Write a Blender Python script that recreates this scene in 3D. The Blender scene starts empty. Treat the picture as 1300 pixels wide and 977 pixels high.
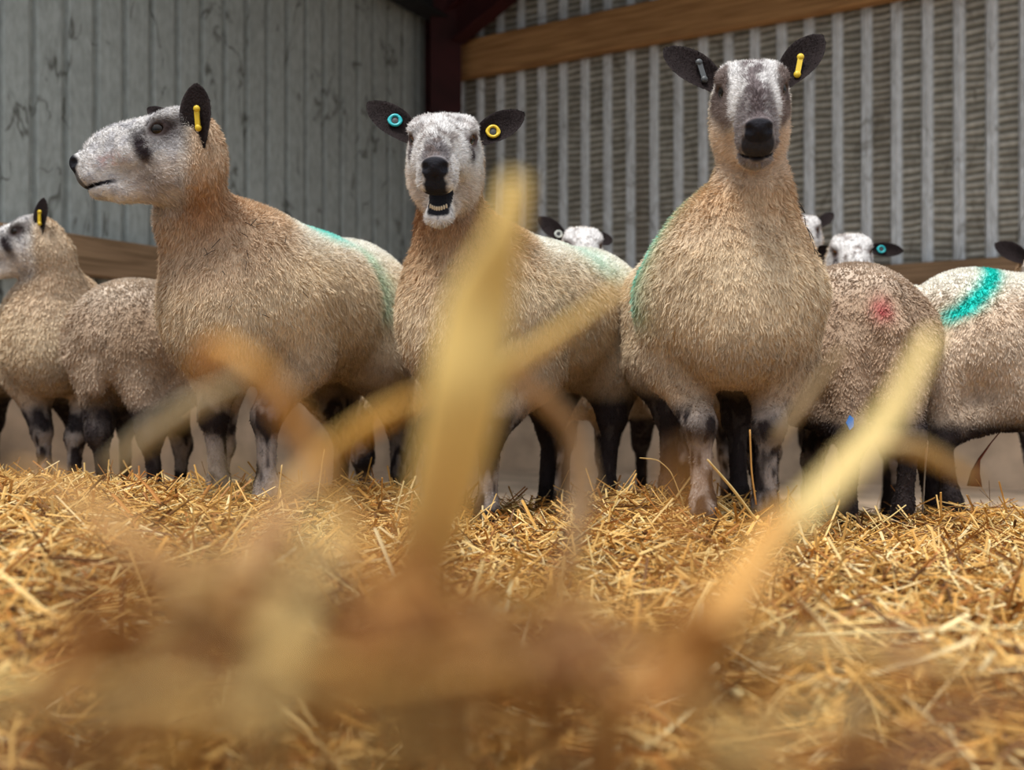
import bpy, math, time
import numpy as np
from math import sin, cos, pi, radians as R

T0 = time.time()
SC = bpy.context.scene
COL = SC.collection
RNG = np.random.default_rng(7)
F, CX, CY, CH = 1293.0, 650.0, 500.0, 0.35      # focal length (px), optical centre, camera height
QUICK = False

def A(*v): return np.array(v, dtype=float)
def nrm(v):
    v = np.asarray(v, dtype=float)
    return v / (np.linalg.norm(v, axis=-1, keepdims=True) + 1e-12)
def P(px, py, D): return A((px - CX) / F * D, D, CH - (py - CY) / F * D)
def sstep(a, b, x):
    t = np.clip((x - a) / (b - a), 0, 1)
    return t * t * (3 - 2 * t)
def mix(a, b, t):
    t = np.asarray(t)[:, None]
    return a * (1 - t) + b * t

# ------------------------------------------------------------------ noise
def hash3(i, j, k, seed):
    h = (i * 374761393 + j * 668265263 + k * 2147483647 + seed * 974711) & 0xffffffff
    h = ((h ^ (h >> 13)) * 1274126177) & 0xffffffff
    h = ((h ^ (h >> 16)) * 2246822519) & 0xffffffff
    return ((h ^ (h >> 15)) & 0xffffff) / float(0xffffff)
def vnoise(p, freq, seed=0):
    q = np.asarray(p) * freq
    i = np.floor(q).astype(np.int64); f = q - i
    f = f * f * (3 - 2 * f)
    out = 0
    for dx in (0, 1):
        for dy in (0, 1):
            for dz in (0, 1):
                w = (f[:, 0] if dx else 1 - f[:, 0]) * (f[:, 1] if dy else 1 - f[:, 1]) * (f[:, 2] if dz else 1 - f[:, 2])
                out = out + w * hash3(i[:, 0] + dx, i[:, 1] + dy, i[:, 2] + dz, seed)
    return out
def fbm(p, freq, seed=0, n=3):
    s = 0; a = 0.5; t = 0
    for o in range(n):
        s = s + a * vnoise(p, freq * 2 ** o, seed + o * 17); t += a; a *= 0.5
    return s / t

# ------------------------------------------------------------------ object helpers
def link(o, parent=None):
    COL.objects.link(o)
    if parent is not None: o.parent = parent
    return o
def tag(o, label=None, cat=None, group=None, kind=None):
    if label: o['label'] = label
    if cat: o['category'] = cat
    if group: o['group'] = group
    if kind: o['kind'] = kind
    return o
def mesh_np(name, V, faces_list, mat, parent=None, smooth=True, col=None):
    """faces_list: list of int arrays (n,k)"""
    me = bpy.data.meshes.new(name)
    V = np.asarray(V, dtype=np.float32)
    me.vertices.add(len(V)); me.vertices.foreach_set('co', V.ravel())
    fl = [np.asarray(f, dtype=np.int32) for f in faces_list if len(f)]
    nl = sum(f.size for f in fl); nf = sum(len(f) for f in fl)
    me.loops.add(nl); me.loops.foreach_set('vertex_index', np.concatenate([f.ravel() for f in fl]))
    tot = np.concatenate([np.full(len(f), f.shape[1], dtype=np.int32) for f in fl])
    st = np.zeros(nf, dtype=np.int32); st[1:] = np.cumsum(tot)[:-1]
    me.polygons.add(nf); me.polygons.foreach_set('loop_start', st)
    try: me.polygons.foreach_set('loop_total', tot)
    except Exception: pass
    me.polygons.foreach_set('use_smooth', np.full(nf, smooth))
    me.update(calc_edges=True)
    if col is not None:
        at = me.color_attributes.new('Col', 'FLOAT_COLOR', 'POINT')
        c4 = np.ones((len(V), 4), dtype=np.float32); c4[:, :3] = col
        at.data.foreach_set('color', c4.ravel())
    me.materials.append(mat)
    return link(bpy.data.objects.new(name, me), parent)

class MB:
    def __init__(s): s.v = []; s.q = []; s.t = []; s.n = 0; s.c = []
    def add(s, V, Q=(), T=(), c=None):
        V = np.asarray(V, dtype=float)
        s.v.append(V)
        if len(Q): s.q.append(np.asarray(Q) + s.n)
        if len(T): s.t.append(np.asarray(T) + s.n)
        if c is not None: s.c.append(np.tile(np.asarray(c, dtype=float), (len(V), 1)) if np.ndim(c) == 1 else c)
        s.n += len(V)
    def build(s, name, mat, parent=None, smooth=False):
        fl = []
        if s.q: fl.append(np.concatenate(s.q))
        if s.t: fl.append(np.concatenate(s.t))
        return mesh_np(name, np.concatenate(s.v), fl, mat, parent, smooth, np.concatenate(s.c) if s.c else None)

def box_vq(c, ax, h):
    """centre c, axes rows ax, half sizes h"""
    c = np.asarray(c, float); ax = np.asarray(ax, float)
    V = []
    for sx in (-1, 1):
        for sy in (-1, 1):
            for sz in (-1, 1):
                V.append(c + ax[0] * h[0] * sx + ax[1] * h[1] * sy + ax[2] * h[2] * sz)
    Q = [(0, 1, 3, 2), (4, 6, 7, 5), (0, 4, 5, 1), (2, 3, 7, 6), (0, 2, 6, 4), (1, 5, 7, 3)]
    return np.array(V), np.array(Q)
def tube_vq(pts, rad, n=8, squash=None):
    pts = np.asarray(pts, float); m = len(pts)
    rad = np.broadcast_to(np.asarray(rad, float), (m,))
    tg = nrm(np.gradient(pts, axis=0))
    up = A(0.13, 0.21, 0.97) if abs(tg[0][2]) < 0.9 else A(1, 0.1, 0)
    V = []
    for i in range(m):
        s = nrm(np.cross(tg[i], up)); u = np.cross(s, tg[i])
        for k in range(n):
            a = 2 * pi * k / n
            V.append(pts[i] + rad[i] * (cos(a) * s + sin(a) * (squash or 1.0) * u))
    Q = [(i * n + k, i * n + (k + 1) % n, (i + 1) * n + (k + 1) % n, (i + 1) * n + k) for i in range(m - 1) for k in range(n)]
    T = []
    V += [pts[0], pts[-1]]
    for k in range(n):
        T.append((m * n, (k + 1) % n, k)); T.append((m * n + 1, (m - 1) * n + k, (m - 1) * n + (k + 1) % n))
    return np.array(V), np.array(Q), np.array(T)
def sphere_vq(c, r, nu=16, nv=10, ax=np.eye(3)):
    V = []; Q = []
    r = np.broadcast_to(np.asarray(r, float), (3,))
    for j in range(nv + 1):
        th = pi * (j + 0.02) / (nv + 0.04)
        for i in range(nu):
            ph = 2 * pi * i / nu
            d = A(sin(th) * cos(ph), sin(th) * sin(ph), cos(th)) * r
            V.append(np.asarray(c) + d @ np.asarray(ax))
    for j in range(nv):
        for i in range(nu):
            Q.append((j * nu + i, (j + 1) * nu + i, (j + 1) * nu + (i + 1) % nu, j * nu + (i + 1) % nu))
    return np.array(V), np.array(Q)

# ------------------------------------------------------------------ materials
def mat(name, col=(.5, .5, .5), rough=.8, attr=None, noise=None, bump=None, spec=.3, metal=0, trans=0, sheen=0, coat=0):
    m = bpy.data.materials.new(name); m.use_nodes = True
    nt = m.node_tree; N = nt.nodes; L = nt.links
    b = N['Principled BSDF']
    b.inputs['Roughness'].default_value = rough
    b.inputs['Specular IOR Level'].default_value = spec
    b.inputs['Metallic'].default_value = metal
    b.inputs['Sheen Weight'].default_value = sheen
    b.inputs['Coat Weight'].default_value = coat
    src = None
    if attr:
        a = N.new('ShaderNodeAttribute'); a.attribute_name = attr; src = a.outputs['Color']
    else:
        c = N.new('ShaderNodeRGB'); c.outputs[0].default_value = (*col, 1); src = c.outputs[0]
    if noise:
        sc, lo, hi = noise
        tc = N.new('ShaderNodeTexCoord'); nz = N.new('ShaderNodeTexNoise')
        nz.inputs['Scale'].default_value = sc; nz.inputs['Detail'].default_value = 5
        L.new(tc.outputs['Object'], nz.inputs['Vector'])
        mr = N.new('ShaderNodeMapRange'); mr.inputs['From Min'].default_value = .3; mr.inputs['From Max'].default_value = .7
        mr.inputs['To Min'].default_value = lo; mr.inputs['To Max'].default_value = hi
        L.new(nz.outputs['Fac'], mr.inputs['Value'])
        mx = N.new('ShaderNodeVectorMath'); mx.operation = 'SCALE'
        L.new(src, mx.inputs[0]); L.new(mr.outputs[0], mx.inputs['Scale'])
        src = mx.outputs[0]
    L.new(src, b.inputs['Base Color'])
    if bump:
        sc, st = bump
        tc = N.new('ShaderNodeTexCoord'); nz = N.new('ShaderNodeTexNoise')
        nz.inputs['Scale'].default_value = sc; nz.inputs['Detail'].default_value = 4
        L.new(tc.outputs['Object'], nz.inputs['Vector'])
        bp = N.new('ShaderNodeBump'); bp.inputs['Strength'].default_value = st; bp.inputs['Distance'].default_value = .01
        L.new(nz.outputs['Fac'], bp.inputs['Height']); L.new(bp.outputs[0], b.inputs['Normal'])
    if trans:
        tr = N.new('ShaderNodeBsdfTranslucent'); ms = N.new('ShaderNodeMixShader'); ms.inputs[0].default_value = trans
        L.new(src, tr.inputs['Color'])
        L.new(b.outputs[0], ms.inputs[1]); L.new(tr.outputs[0], ms.inputs[2])
        L.new(ms.outputs[0], N['Material Output'].inputs['Surface'])
    return m

M_SKIN = mat('sheep_skin', attr='Col', rough=.8, bump=(160, .35), spec=.12)
M_WOOL = mat('wool_fibres', attr='Col', rough=.9, spec=.15, trans=.18)
M_EYE = mat('sheep_eye', attr='Col', rough=.12, spec=.45)
M_TAG_Y = mat('yellow_tag_plastic', (.75, .52, .03), .35, spec=.5)
M_TAG_C = mat('teal_tag_plastic', (.02, .42, .47), .35, spec=.5)
M_TAG_K = mat('grey_tag_plastic', (.06, .065, .07), .4, spec=.5)
M_TAG_W = mat('white_tag_plastic', (.6, .62, .58), .4, spec=.5)
M_BLUE = mat('blue_plastic', (.01, .22, .75), .35, spec=.5)
M_RUST = mat('rust_scrap', (.16, .035, .015), .8)
M_TEETH = mat('teeth_enamel', (.8, .68, .5), .3, spec=.5)
M_DARK = mat('twig_dark', (.02, .015, .012), .8)
M_STRAW = mat('straw', attr='Col', rough=.55, spec=.35, trans=.22)
M_STEEL = mat('red_oxide_steel', (.045, .008, .009), .7, noise=(4, .6, 1.2))
M_DARKSTEEL = mat('dark_steel', (.02, .02, .022), .7)

# ------------------------------------------------------------------ implicit body -> one continuous mesh
class Field:
    def __init__(s, lo, hi, fine_lo, fine_hi, coarse, fine):
        s.ax = []
        for k in range(3):
            a = [lo[k]]
            while a[-1] < hi[k]:
                inside = fine_lo[k] - 1e-9 <= a[-1] <= fine_hi[k]
                a.append(a[-1] + (fine if inside else coarse))
            s.ax.append(np.array(a, dtype=np.float32))
        s.F = np.full([len(a) for a in s.ax], 0.2, dtype=np.float32)
    def sub(s, lo, hi, pad):
        sl = []
        for k in range(3):
            i0 = max(0, int(np.searchsorted(s.ax[k], lo[k] - pad)) - 1); i1 = min(len(s.ax[k]), int(np.searchsorted(s.ax[k], hi[k] + pad)) + 1)
            sl.append(slice(i0, max(i0, i1)))
        g = np.stack(np.meshgrid(s.ax[0][sl[0]], s.ax[1][sl[1]], s.ax[2][sl[2]], indexing='ij'), -1)
        return tuple(sl), g
    def _put(s, sl, d, k, op):
        f = s.F[sl]
        if op == 'add':
            h = np.clip(0.5 + 0.5 * (f - d) / k, 0, 1)
            s.F[sl] = f * (1 - h) + d * h - k * h * (1 - h)
        else:
            d = -d
            h = np.clip(0.5 - 0.5 * (f - d) / k, 0, 1)
            s.F[sl] = f * (1 - h) + d * h + k * h * (1 - h)
    def ell(s, c, r, ax=np.eye(3), k=.05, op='add'):
        c = np.asarray(c, float); r = np.asarray(r, float); ax = np.asarray(ax, float)
        e = np.sqrt(((ax * r[:, None]) ** 2).sum(0))
        sl, g = s.sub(c - e, c + e, k + .012)
        if g.size == 0: return
        q = (g - c.astype(np.float32)) @ ax.T.astype(np.float32)
        k0 = np.sqrt(((q / r) ** 2).sum(-1)); k1 = np.sqrt(((q / (r * r)) ** 2).sum(-1)) + 1e-6
        d = (k0 * (k0 - 1) / k1).astype(np.float32)
        # keep the estimate sane at the centre
        d = np.where(k0 < 0.05, -float(r.min()), d)
        s._put(sl, d, k, op)
    def cap(s, a, b, ra, rb, k=.04, op='add', squash=None):
        a = np.asarray(a, float); b = np.asarray(b, float); m = max(ra, rb)
        sl, g = s.sub(np.minimum(a, b) - m, np.maximum(a, b) + m, k + .012)
        if g.size == 0: return
        ab = b - a; q = g - a
        t = np.clip((q @ ab) / (ab @ ab), 0, 1)
        dv = q - t[..., None] * ab
        if squash is not None:
            n, f = squash          # unit vector and how much thinner along it
            c = dv @ n
            dv = dv + (c * (1 / f - 1))[..., None] * n
            d = (np.sqrt((dv ** 2).sum(-1)) - (ra + (rb - ra) * t)) * (0.5 + 0.5 * min(f, 1))
        else:
            d = np.sqrt((dv ** 2).sum(-1)) - (ra + (rb - ra) * t)
        s._put(sl, d.astype(np.float32), k, op)
    def mesh(s):
        Fd = s.F; S = Fd < 0; n = np.array(Fd.shape)
        cs = np.zeros(n - 1, dtype=np.uint8)
        for dx in (0, 1):
            for dy in (0, 1):
                for dz in (0, 1):
                    cs += S[dx:n[0] - 1 + dx, dy:n[1] - 1 + dy, dz:n[2] - 1 + dz]
        act = (cs > 0) & (cs < 8)
        I = np.argwhere(act)
        idx = np.full(n - 1, -1, dtype=np.int32); idx[act] = np.arange(len(I))
        acc = np.zeros((len(I), 3)); cnt = np.zeros(len(I))
        C = [(0, 0, 0), (1, 0, 0), (0, 1, 0), (1, 1, 0), (0, 0, 1), (1, 0, 1), (0, 1, 1), (1, 1, 1)]
        E = [(0, 1), (2, 3), (4, 5), (6, 7), (0, 2), (1, 3), (4, 6), (5, 7), (0, 4), (1, 5), (2, 6), (3, 7)]
        val = []; pos = []
        for c in C:
            J = I + np.array(c); val.append(Fd[J[:, 0], J[:, 1], J[:, 2]])
            pos.append(np.stack([s.ax[0][J[:, 0]], s.ax[1][J[:, 1]], s.ax[2][J[:, 2]]], -1))
        for a, b in E:
            m = (val[a] < 0) != (val[b] < 0)
            t = np.where(m, val[a] / np.where(m, val[a] - val[b], 1), 0)
            p = pos[a] + (pos[b] - pos[a]) * t[:, None]
            acc[m] += p[m]; cnt[m] += 1
        V = acc / np.maximum(cnt, 1)[:, None]
        Q = []
        for ax in range(3):
            s0 = [slice(1, -1)] * 3; s1 = [slice(1, -1)] * 3
            s0[ax] = slice(0, -1); s1[ax] = slice(1, None)
            a, b = S[tuple(s0)], S[tuple(s1)]
            o = np.argwhere(a != b)
            flip = a[tuple(o.T)]
            off = np.ones(3, dtype=int); off[ax] = 0
            o = o + off
            u, w = (ax + 1) % 3, (ax + 2) % 3
            du = np.zeros(3, int); du[u] = 1; dw = np.zeros(3, int); dw[w] = 1
            q = np.stack([idx[tuple((o - du - dw).T)], idx[tuple((o - dw).T)], idx[tuple(o.T)], idx[tuple((o - du).T)]], -1)
            q[~flip] = q[~flip][:, ::-1]
            Q.append(q)
        Q = np.concatenate(Q)
        Q = Q[(Q >= 0).all(1)]
        return V, Q

def lap(V, Q, it=1, lam=.5):
    for _ in range(it):
        S = np.zeros_like(V); c = np.zeros(len(V))
        for a, b in ((0, 1), (1, 2), (2, 3), (3, 0)):
            np.add.at(S, Q[:, a], V[Q[:, b]]); np.add.at(c, Q[:, a], 1)
        V = V + lam * (S / np.maximum(c, 1)[:, None] - V)
    return V
def vnormals(V, Q):
    fn = np.cross(V[Q[:, 2]] - V[Q[:, 0]], V[Q[:, 3]] - V[Q[:, 1]])
    N = np.zeros_like(V)
    for k in range(4): np.add.at(N, Q[:, k], fn)
    return nrm(N), fn

# ------------------------------------------------------------------ ears
def ear_mesh(base, axis, face, L, W, curl=.25, nu=16, nv=9):
    axis = nrm(axis); face = nrm(face - axis * (face @ axis)); side = np.cross(axis, face)
    th = .0035
    def pt(u, v, sgn):
        w = W * (0.30 + 0.70 * sin(pi * min(1, u ** .9 * .66 + .08)) ** 1.1) * (1 - u ** 3.4) ** .52
        cup = .75 * (1 - u) ** 1.1 + .16
        # roll the blade into a cup: angle across
        a = v * cup * 1.35
        rr = w / max(cup * 1.35, .15)
        p = base + axis * L * u + side * rr * sin(a) + face * rr * (1 - cos(a)) * 1.0
        p = p - face * curl * L * u * u * .5
        e = (1 - v * v) ** .5
        return p - face * th * (1 if sgn < 0 else -1) * e * (1.3 - u)
    V = []
    for sg in (1, -1):
        for i in range(nu):
            for j in range(nv):
                V.append(pt(i / (nu - 1) * .995, -1 + 2 * j / (nv - 1), sg))
    Q = []
    n = nu * nv
    for i in range(nu - 1):
        for j in range(nv - 1):
            a = i * nv + j
            Q.append((a, a + 1, a + nv + 1, a + nv)); Q.append((n + a, n + a + nv, n + a + nv + 1, n + a + 1))
        for j in (0, nv - 1):
            a = i * nv + j
            Q.append((a, a + nv, n + a + nv, n + a) if j == 0 else (a + nv, a, n + a, n + a + nv))
    for j in range(nv - 1):
        for i in (0, nu - 1):
            a = i * nv + j
            Q.append((a + 1, a, n + a, n + a + 1) if i == 0 else (a, a + 1, n + a + 1, n + a))
    return np.array(V), np.array(Q), (lambda u, v, off=.006: pt(u, v, 1) + face * off), side, face, axis

def bed_z(X, Y):
    X = np.asarray(X, float); Y = np.asarray(Y, float)
    t = X / np.maximum(Y, .8)
    b = .052 * sstep(-.15, -.45, t) + .02 - .055 * sstep(.05, .5, t)
    b = b * sstep(.4, 2.4, Y) - .02 * (1 - sstep(.4, 2.4, Y))
    p = np.stack([X, Y, X * 0], -1).reshape(-1, 3)
    lump = (fbm(p, 2.2, 301, 3) - .5).reshape(X.shape) * .11
    b = b + lump * sstep(.3, .9, Y)
    lf = sstep(-.62, -.30, t * 1.0)
    fall = sstep(3.0, 3.9, Y) * lf
    fall2 = (.50 * sstep(3.3, 4.3, Y) + .5 * sstep(4.6, 5.6, Y)) * (1 - lf)
    near = .20 * np.exp(-((Y - .34) / .13) ** 2) * np.exp(-(X / .30) ** 2)
    return b - .22 * (fall + fall2) + near
WOOL = A(.74, .60, .43)
# ------------------------------------------------------------------ sheep
def sheep(label, chest, rump, gz, head_c, head_f, jaw=0., hs=1.1, feet=None, ears=None, tags=(), marks=(),
          wool=WOOL, neckc=A(.66, .47, .30), face='white', legs=(.33, .5), dens=1.0, hero=False, roll=0., seed=1, s=1.0,
          girth=1.0, length=.0155, neck_r=(.165, .088, .070), neck_bow=.02, twigs=0, tailc=None, nbp=(-.030, 0, -.072), neck_side=0., group=None, dirt=.25):
    chest = A(*chest); rump = A(*rump)
    h2 = nrm(chest - rump); L0 = float(np.linalg.norm(chest - rump))
    org = A(*((chest + rump) / 2), gz)
    Rm = np.array([[h2[0], h2[1], 0], [-h2[1], h2[0], 0], [0, 0, 1]])      # rows: local axes in world
    def toL(w): return (np.asarray(w) - org) @ Rm.T
    def dirL(w): return np.asarray(w) @ Rm.T
    root = bpy.data.objects.new('sheep', None); root.location = org; root.rotation_euler = (0, 0, math.atan2(h2[1], h2[0]))
    root.empty_display_size = .1
    link(root); tag(root, label, 'sheep', group)
    lx = L0 / .62
    rng = np.random.default_rng(seed)
    hc = toL(head_c); hf = nrm(dirL(head_f))
    zup = A(0, 0, 1); hl = nrm(np.cross(zup, hf)); hu = np.cross(hf, hl)
    if roll: hl, hu = hl * cos(roll) + hu * sin(roll), -hl * sin(roll) + hu * cos(roll)
    H = np.stack([hf, hl, hu])
    def hp(x, y, z): return hc + (A(x, y, z) * hs) @ H
    # feet
    ft = dict(fl=(.27 * lx, .10), fr=(.27 * lx, -.10), hl=(-.40 * lx, .11), hr=(-.40 * lx, -.11))
    for k, v in (feet or {}).items():
        w = P(v[0], 500, v[1]); l = toL(w); ft[k] = (l[0], l[1])
    head_lo = np.minimum(hc - .13 * hs, hp(.26, 0, 0) - .1); head_hi = np.maximum(hc + .13 * hs, hp(.26, 0, 0) + .1)
    head_lo = np.minimum(head_lo, hp(.2, 0, -.1) - .05)
    lo = np.minimum(A(-.62 * lx, -.33, -.03), head_lo - .05); hi = np.maximum(A(.58 * lx, .33, .95 * s), head_hi + .05)
    for k, (fx, fy) in ft.items():
        lo[:2] = np.minimum(lo[:2], A(fx - .09, fy - .09)); hi[:2] = np.maximum(hi[:2], A(fx + .09, fy + .09))
    fz = {}
    for k, (fx, fy) in ft.items():
        wf_ = org[:2] + np.array([fx, fy]) @ Rm[:2, :2]
        fz[k] = float(np.clip(bed_z(np.array([wf_[0]]), np.array([wf_[1]]))[0] - gz - .025, -.16, .10))
    lo[2] = min(0, min(fz.values())) - .03
    fine = .0042 if hero else .008
    fd = Field(lo, hi, head_lo, head_hi, .009 if hero else .014, fine)
    g = girth
    # torso
    fd.ell((.26 * lx, 0, .595 * s), (.21, .195 * g, .235 * s), k=.1)
    fd.ell((-.02, 0, .585 * s), (.36 * lx, .225 * g, .235 * s), k=.1)
    fd.ell((-.30 * lx, 0, .61 * s), (.20, .195 * g, .215 * s), k=.1)
    fd.ell((.36 * lx, 0, .52 * s), (.12, .135 * g, .16 * s), k=.1)
    fd.ell((.20 * lx, 0, .735 * s), (.16, .09, .065), k=.09)
    # neck
    base = A(.29 * lx, 0, .66 * s); nb = hp(*nbp)
    mid = (base + nb) / 2 + A(neck_bow, neck_side, 0)
    fd.cap(base, mid, neck_r[0], neck_r[1], k=.09)
    fd.cap(mid, nb, neck_r[1], neck_r[2], k=.035)
    # tail
    fd.cap((-.47 * lx, 0, .72 * s), (-.535 * lx, 0, .60 * s), .05, .045, k=.04)
    fd.cap((-.535 * lx, 0, .60 * s), (-.535 * lx, 0, .40 * s), .045, .034, k=.012)
    # legs
    z = lambda v: v * s
    for key, (fx, fy) in ft.items():
        sg = 1 if key[1] == 'l' else -1; dz = fz[key]
        if key[0] == 'f':
            sh = A(.22 * lx, sg * .115 * g, z(.56)); el = A(.19 * lx, sg * .13 * g, z(.42))
            kn = A(fx * .75 + .2 * .25 * lx + .02, fy * .85 + sg * .125 * .15, z(.265) + dz * .6); fe = A(fx - .012, fy, z(.085) + dz); ho = A(fx + .012, fy, z(.03) + dz)
            fd.cap(sh, el, .125, .088, k=.07); fd.cap(el, kn, .082, .036, k=.05)
            fd.ell(kn + A(.006, 0, 0), (.036, .035, .045), k=.03)
            fd.cap(kn, fe, .029, .024, k=.02)
        else:
            hpj = A(-.30 * lx, sg * .12 * g, z(.58)); st = A(-.22 * lx, sg * .14 * g, z(.42))
            hk = A(fx - .035, fy, z(.285) + dz * .6); fe = A(fx + .0, fy, z(.085) + dz); ho = A(fx + .02, fy, z(.03) + dz)
            fd.cap(hpj, st, .14, .10, k=.07); fd.cap(st, hk, .088, .036, k=.05)
            fd.cap(A(-.42 * lx, sg * .09, z(.52)), hk, .09, .03, k=.05)
            fd.ell(hk + A(-.006, 0, 0), (.036, .03, .04), k=.03)
            fd.cap(hk, fe, .029, .025, k=.02)
        fd.ell(fe, (.029, .029, .032), k=.02)
        fd.cap(fe, ho, .026, .034, k=.02)
        fd.ell(ho + A(.012, 0, -.012), (.044, .034, .03), k=.015)
        if hero: fd.ell(ho + A(.045, 0, -.02), (.04, .004, .04), k=.006, op='sub')
    # head (head frame scaled by hs)
    def he(c, r, k=.03, op='add', rot=0, yaw=0):
        cc = hp(*c)
        ax = H
        if rot:
            ax = np.stack([hf * cos(rot) + hu * sin(rot), hl, -hf * sin(rot) + hu * cos(rot)])
        if yaw:
            ax = np.stack([hf * cos(yaw) + hl * sin(yaw), -hf * sin(yaw) + hl * cos(yaw), hu])
        fd.ell(cc, A(*r) * hs, ax, k=k * hs, op=op)
    def hcp(a, b, ra, rb, k=.03, op='add', sq=None):
        fd.cap(hp(*a), hp(*b), ra * hs, rb * hs, k=k * hs, op=op, squash=sq)
    he((.008, 0, .0), (.070, .064, .060), k=.04)
    he((-.018, 0, -.018), (.045, .060, .060), k=.04)
    hcp((.02, 0, .006), (.165, 0, -.008), .056, .034, k=.04)
    he((.095, 0, .030), (.110, .036, .040), k=.03)           # roman nose
    for sy in (1, -1):
        he((.036, sy * .052, .046), (.030, .018, .014), k=.018)       # brow
        he((.005, sy * .040, .048), (.030, .019, .016), k=.025)      # poll bumps
        he((.02, sy * .036, -.055), (.070, .034, .050), k=.04)        # cheek
        he((.080, sy * .036, -.008), (.06, .020, .030), k=.03)        # cheek bone
    he((.20, 0, -.012), (.040, .033, .033), k=.03)          # muzzle
    he((.205, 0, -.034), (.034, .034, .022), k=.02)         # upper lip
    he((.228, 0, .002), (.020, .027, .020), k=.012)         # nose pad
    # lower jaw, opened by the angle `jaw`
    pv = A(.03, -.05)
    def jw(x, z):
        dx, dz = x - pv[0], z - pv[1]
        return pv[0] + dx * cos(jaw) + dz * sin(jaw), pv[1] - dx * sin(jaw) + dz * cos(jaw)
    j0 = jw(.02, -.075); j1 = jw(.16, -.072); j2 = jw(.192, -.066)
    hcp((j0[0], 0, j0[1]), (j1[0], 0, j1[1]), .046, .026, k=.035)
    he((j2[0], 0, j2[1] + (.004 if jaw < .05 else 0)), (.032, .028, .020), k=.02, rot=-jaw)
    if hero:
        m1 = jw(.235, -.056)
        if jaw > .05:
            he((.20, 0, -.062 - .008), (.052, .0225, .014), k=.006, op='sub', rot=-jaw * .6)
            he((.15, 0, -.062), (.05, .018, .012), k=.006, op='sub', rot=-jaw * .5)
        else:
            fd.ell(hp(.228, 0, -.0545), A(.045, .06, .0014) * hs, H, k=.003, op='sub')
        for sy in (1, -1):
            he((.243, sy * .0165, .003), (.013, .0055, .0085), k=.004, op='sub', yaw=-sy * .6)
            he((.232, sy * .027, .001), (.013, .004, .005), k=.004, op='sub', yaw=-sy * .9)
            he((.057, sy * .069, .027), (.020, .014, .0145), k=.006, op='sub')
            # eyelids
            for ang in (0,):
                c = A(.055, sy * .0560, .027)
                n = 8
                for q in range(n):
                    a0, a1 = 2 * pi * q / n, 2 * pi * (q + 1) / n
                    e0 = c + A(.0185 * cos(a0), sy * (.003 - .008 * cos(a0)), .0135 * sin(a0)); e1 = c + A(.0185 * cos(a1), sy * (.003 - .008 * cos(a1)), .0135 * sin(a1))
                    hcp(e0, e1, .0040, .0040, k=.005)
        fd.ell(hp(.244, 0, -.026), A(.006, .0022, .016) * hs, H, k=.004, op='sub')
    V, Q = fd.mesh()
    V = lap(V, Q, 1 if hero else 2, .5)
    nbody = len(V)
    # ears appended to the same mesh
    EW, EL = .036 * hs, .135 * hs
    eparts = []; earinfo = {}
    for sy in (1, -1):
        sp = dict(axis=(-.25, sy * .85, .55), face=(.85, sy * .2, .1), L=EL, W=EW, curl=.15)
        e = (ears or {}).get('l' if sy > 0 else 'r')
        if e: sp.update(e)
        ax_ = A(*sp['axis']) @ H; fa_ = A(*sp['face']) @ H
        if 'axis_w' in sp: ax_ = dirL(A(*sp['axis_w']))
        if 'face_w' in sp: fa_ = dirL(A(*sp['face_w']))
        eb = hp(*sp.get('at', (-.022, sy * .052, .006)))
        ev, eq, ptf, sd, fc, axn = ear_mesh(eb, ax_, fa_, sp['L'], sp['W'], sp['curl'])
        earinfo['l' if sy > 0 else 'r'] = (ptf, sd, fc, axn)
        eparts.append((ev, eq))
    isear = [np.zeros(len(V))]
    Vs = [V]; Qs = [Q]; off = len(V)
    for ev, eq in eparts:
        Vs.append(ev); Qs.append(eq + off); off += len(ev); isear.append(np.ones(len(ev)))
    V = np.concatenate(Vs); Q = np.concatenate(Qs); isear = np.concatenate(isear)
    N, fn = vnormals(V, Q)
    # ---------------- colouring (coat colours by place on the animal, with lit back and shaded belly painted in)
    def headcoord(p): return ((p - hc) @ H.T) / hs
    def regions(p, ear):
        q = headcoord(p)
        # head region: in front of the plane behind the cheeks
        a = q[:, 0] * 1.0 - q[:, 2] * .55
        d = np.linalg.norm(p - hc, axis=1)
        hd = sstep(-.028, .03, q[:, 0] + .35 * (q[:, 2]) ) * sstep(.34 * hs, .30 * hs, d) * sstep(-.16, -.11, q[:, 2])
        hd = np.maximum(hd, ear)
        # legs
        lz = p[:, 2] / s
        edge = .36 + .05 * (vnoise(p, 9, seed) - .5)
        lg = sstep(edge + .05, edge - .05, lz)
        # neck
        bx = .34 * lx
        ax0 = base; ax1 = nb; ab = ax1 - ax0
        t = ((p - ax0) @ ab) / (ab @ ab)
        dist = np.linalg.norm(p - ax0 - np.clip(t, 0, 1.2)[:, None] * ab, axis=1)
        nk = sstep(.28, .17, dist) * sstep(-.15, .45, t) * (1 - hd)
        return q, hd, lg, nk
    DARK = A(.022, .016, .016); WHITE = A(.78, .76, .76); GREY = A(.23, .21, .22)
    def colour(p, ear, n):
        q, hd, lg, nk = regions(p, ear)
        c = np.tile(wool, (len(p), 1)).astype(float)
        v = fbm(p, 7, seed + 5, 3)
        c *= (0.88 + .26 * v)[:, None]
        c = mix(c, wool * A(.66, .58, .50), dirt * sstep(.5, .75, fbm(p, 4, seed + 9, 2)))
        # flanks and breast carry the natural tan of the staple; the back is painted paler for light from above
        c = mix(c, A(.90, .87, .80), .95 * sstep(.66 * s, .80 * s, p[:, 2] + .04 * (v - .5)) * (1 - nk) * (1 if dirt < .6 else .25))
        c = mix(c, neckc * (0.85 + .3 * v)[:, None], nk * .9)
        # under the jaw rusty stain
        th = np.exp(-((q[:, 0] - .0) / .07) ** 2 - ((q[:, 2] + .15) / .06) ** 2)
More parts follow.
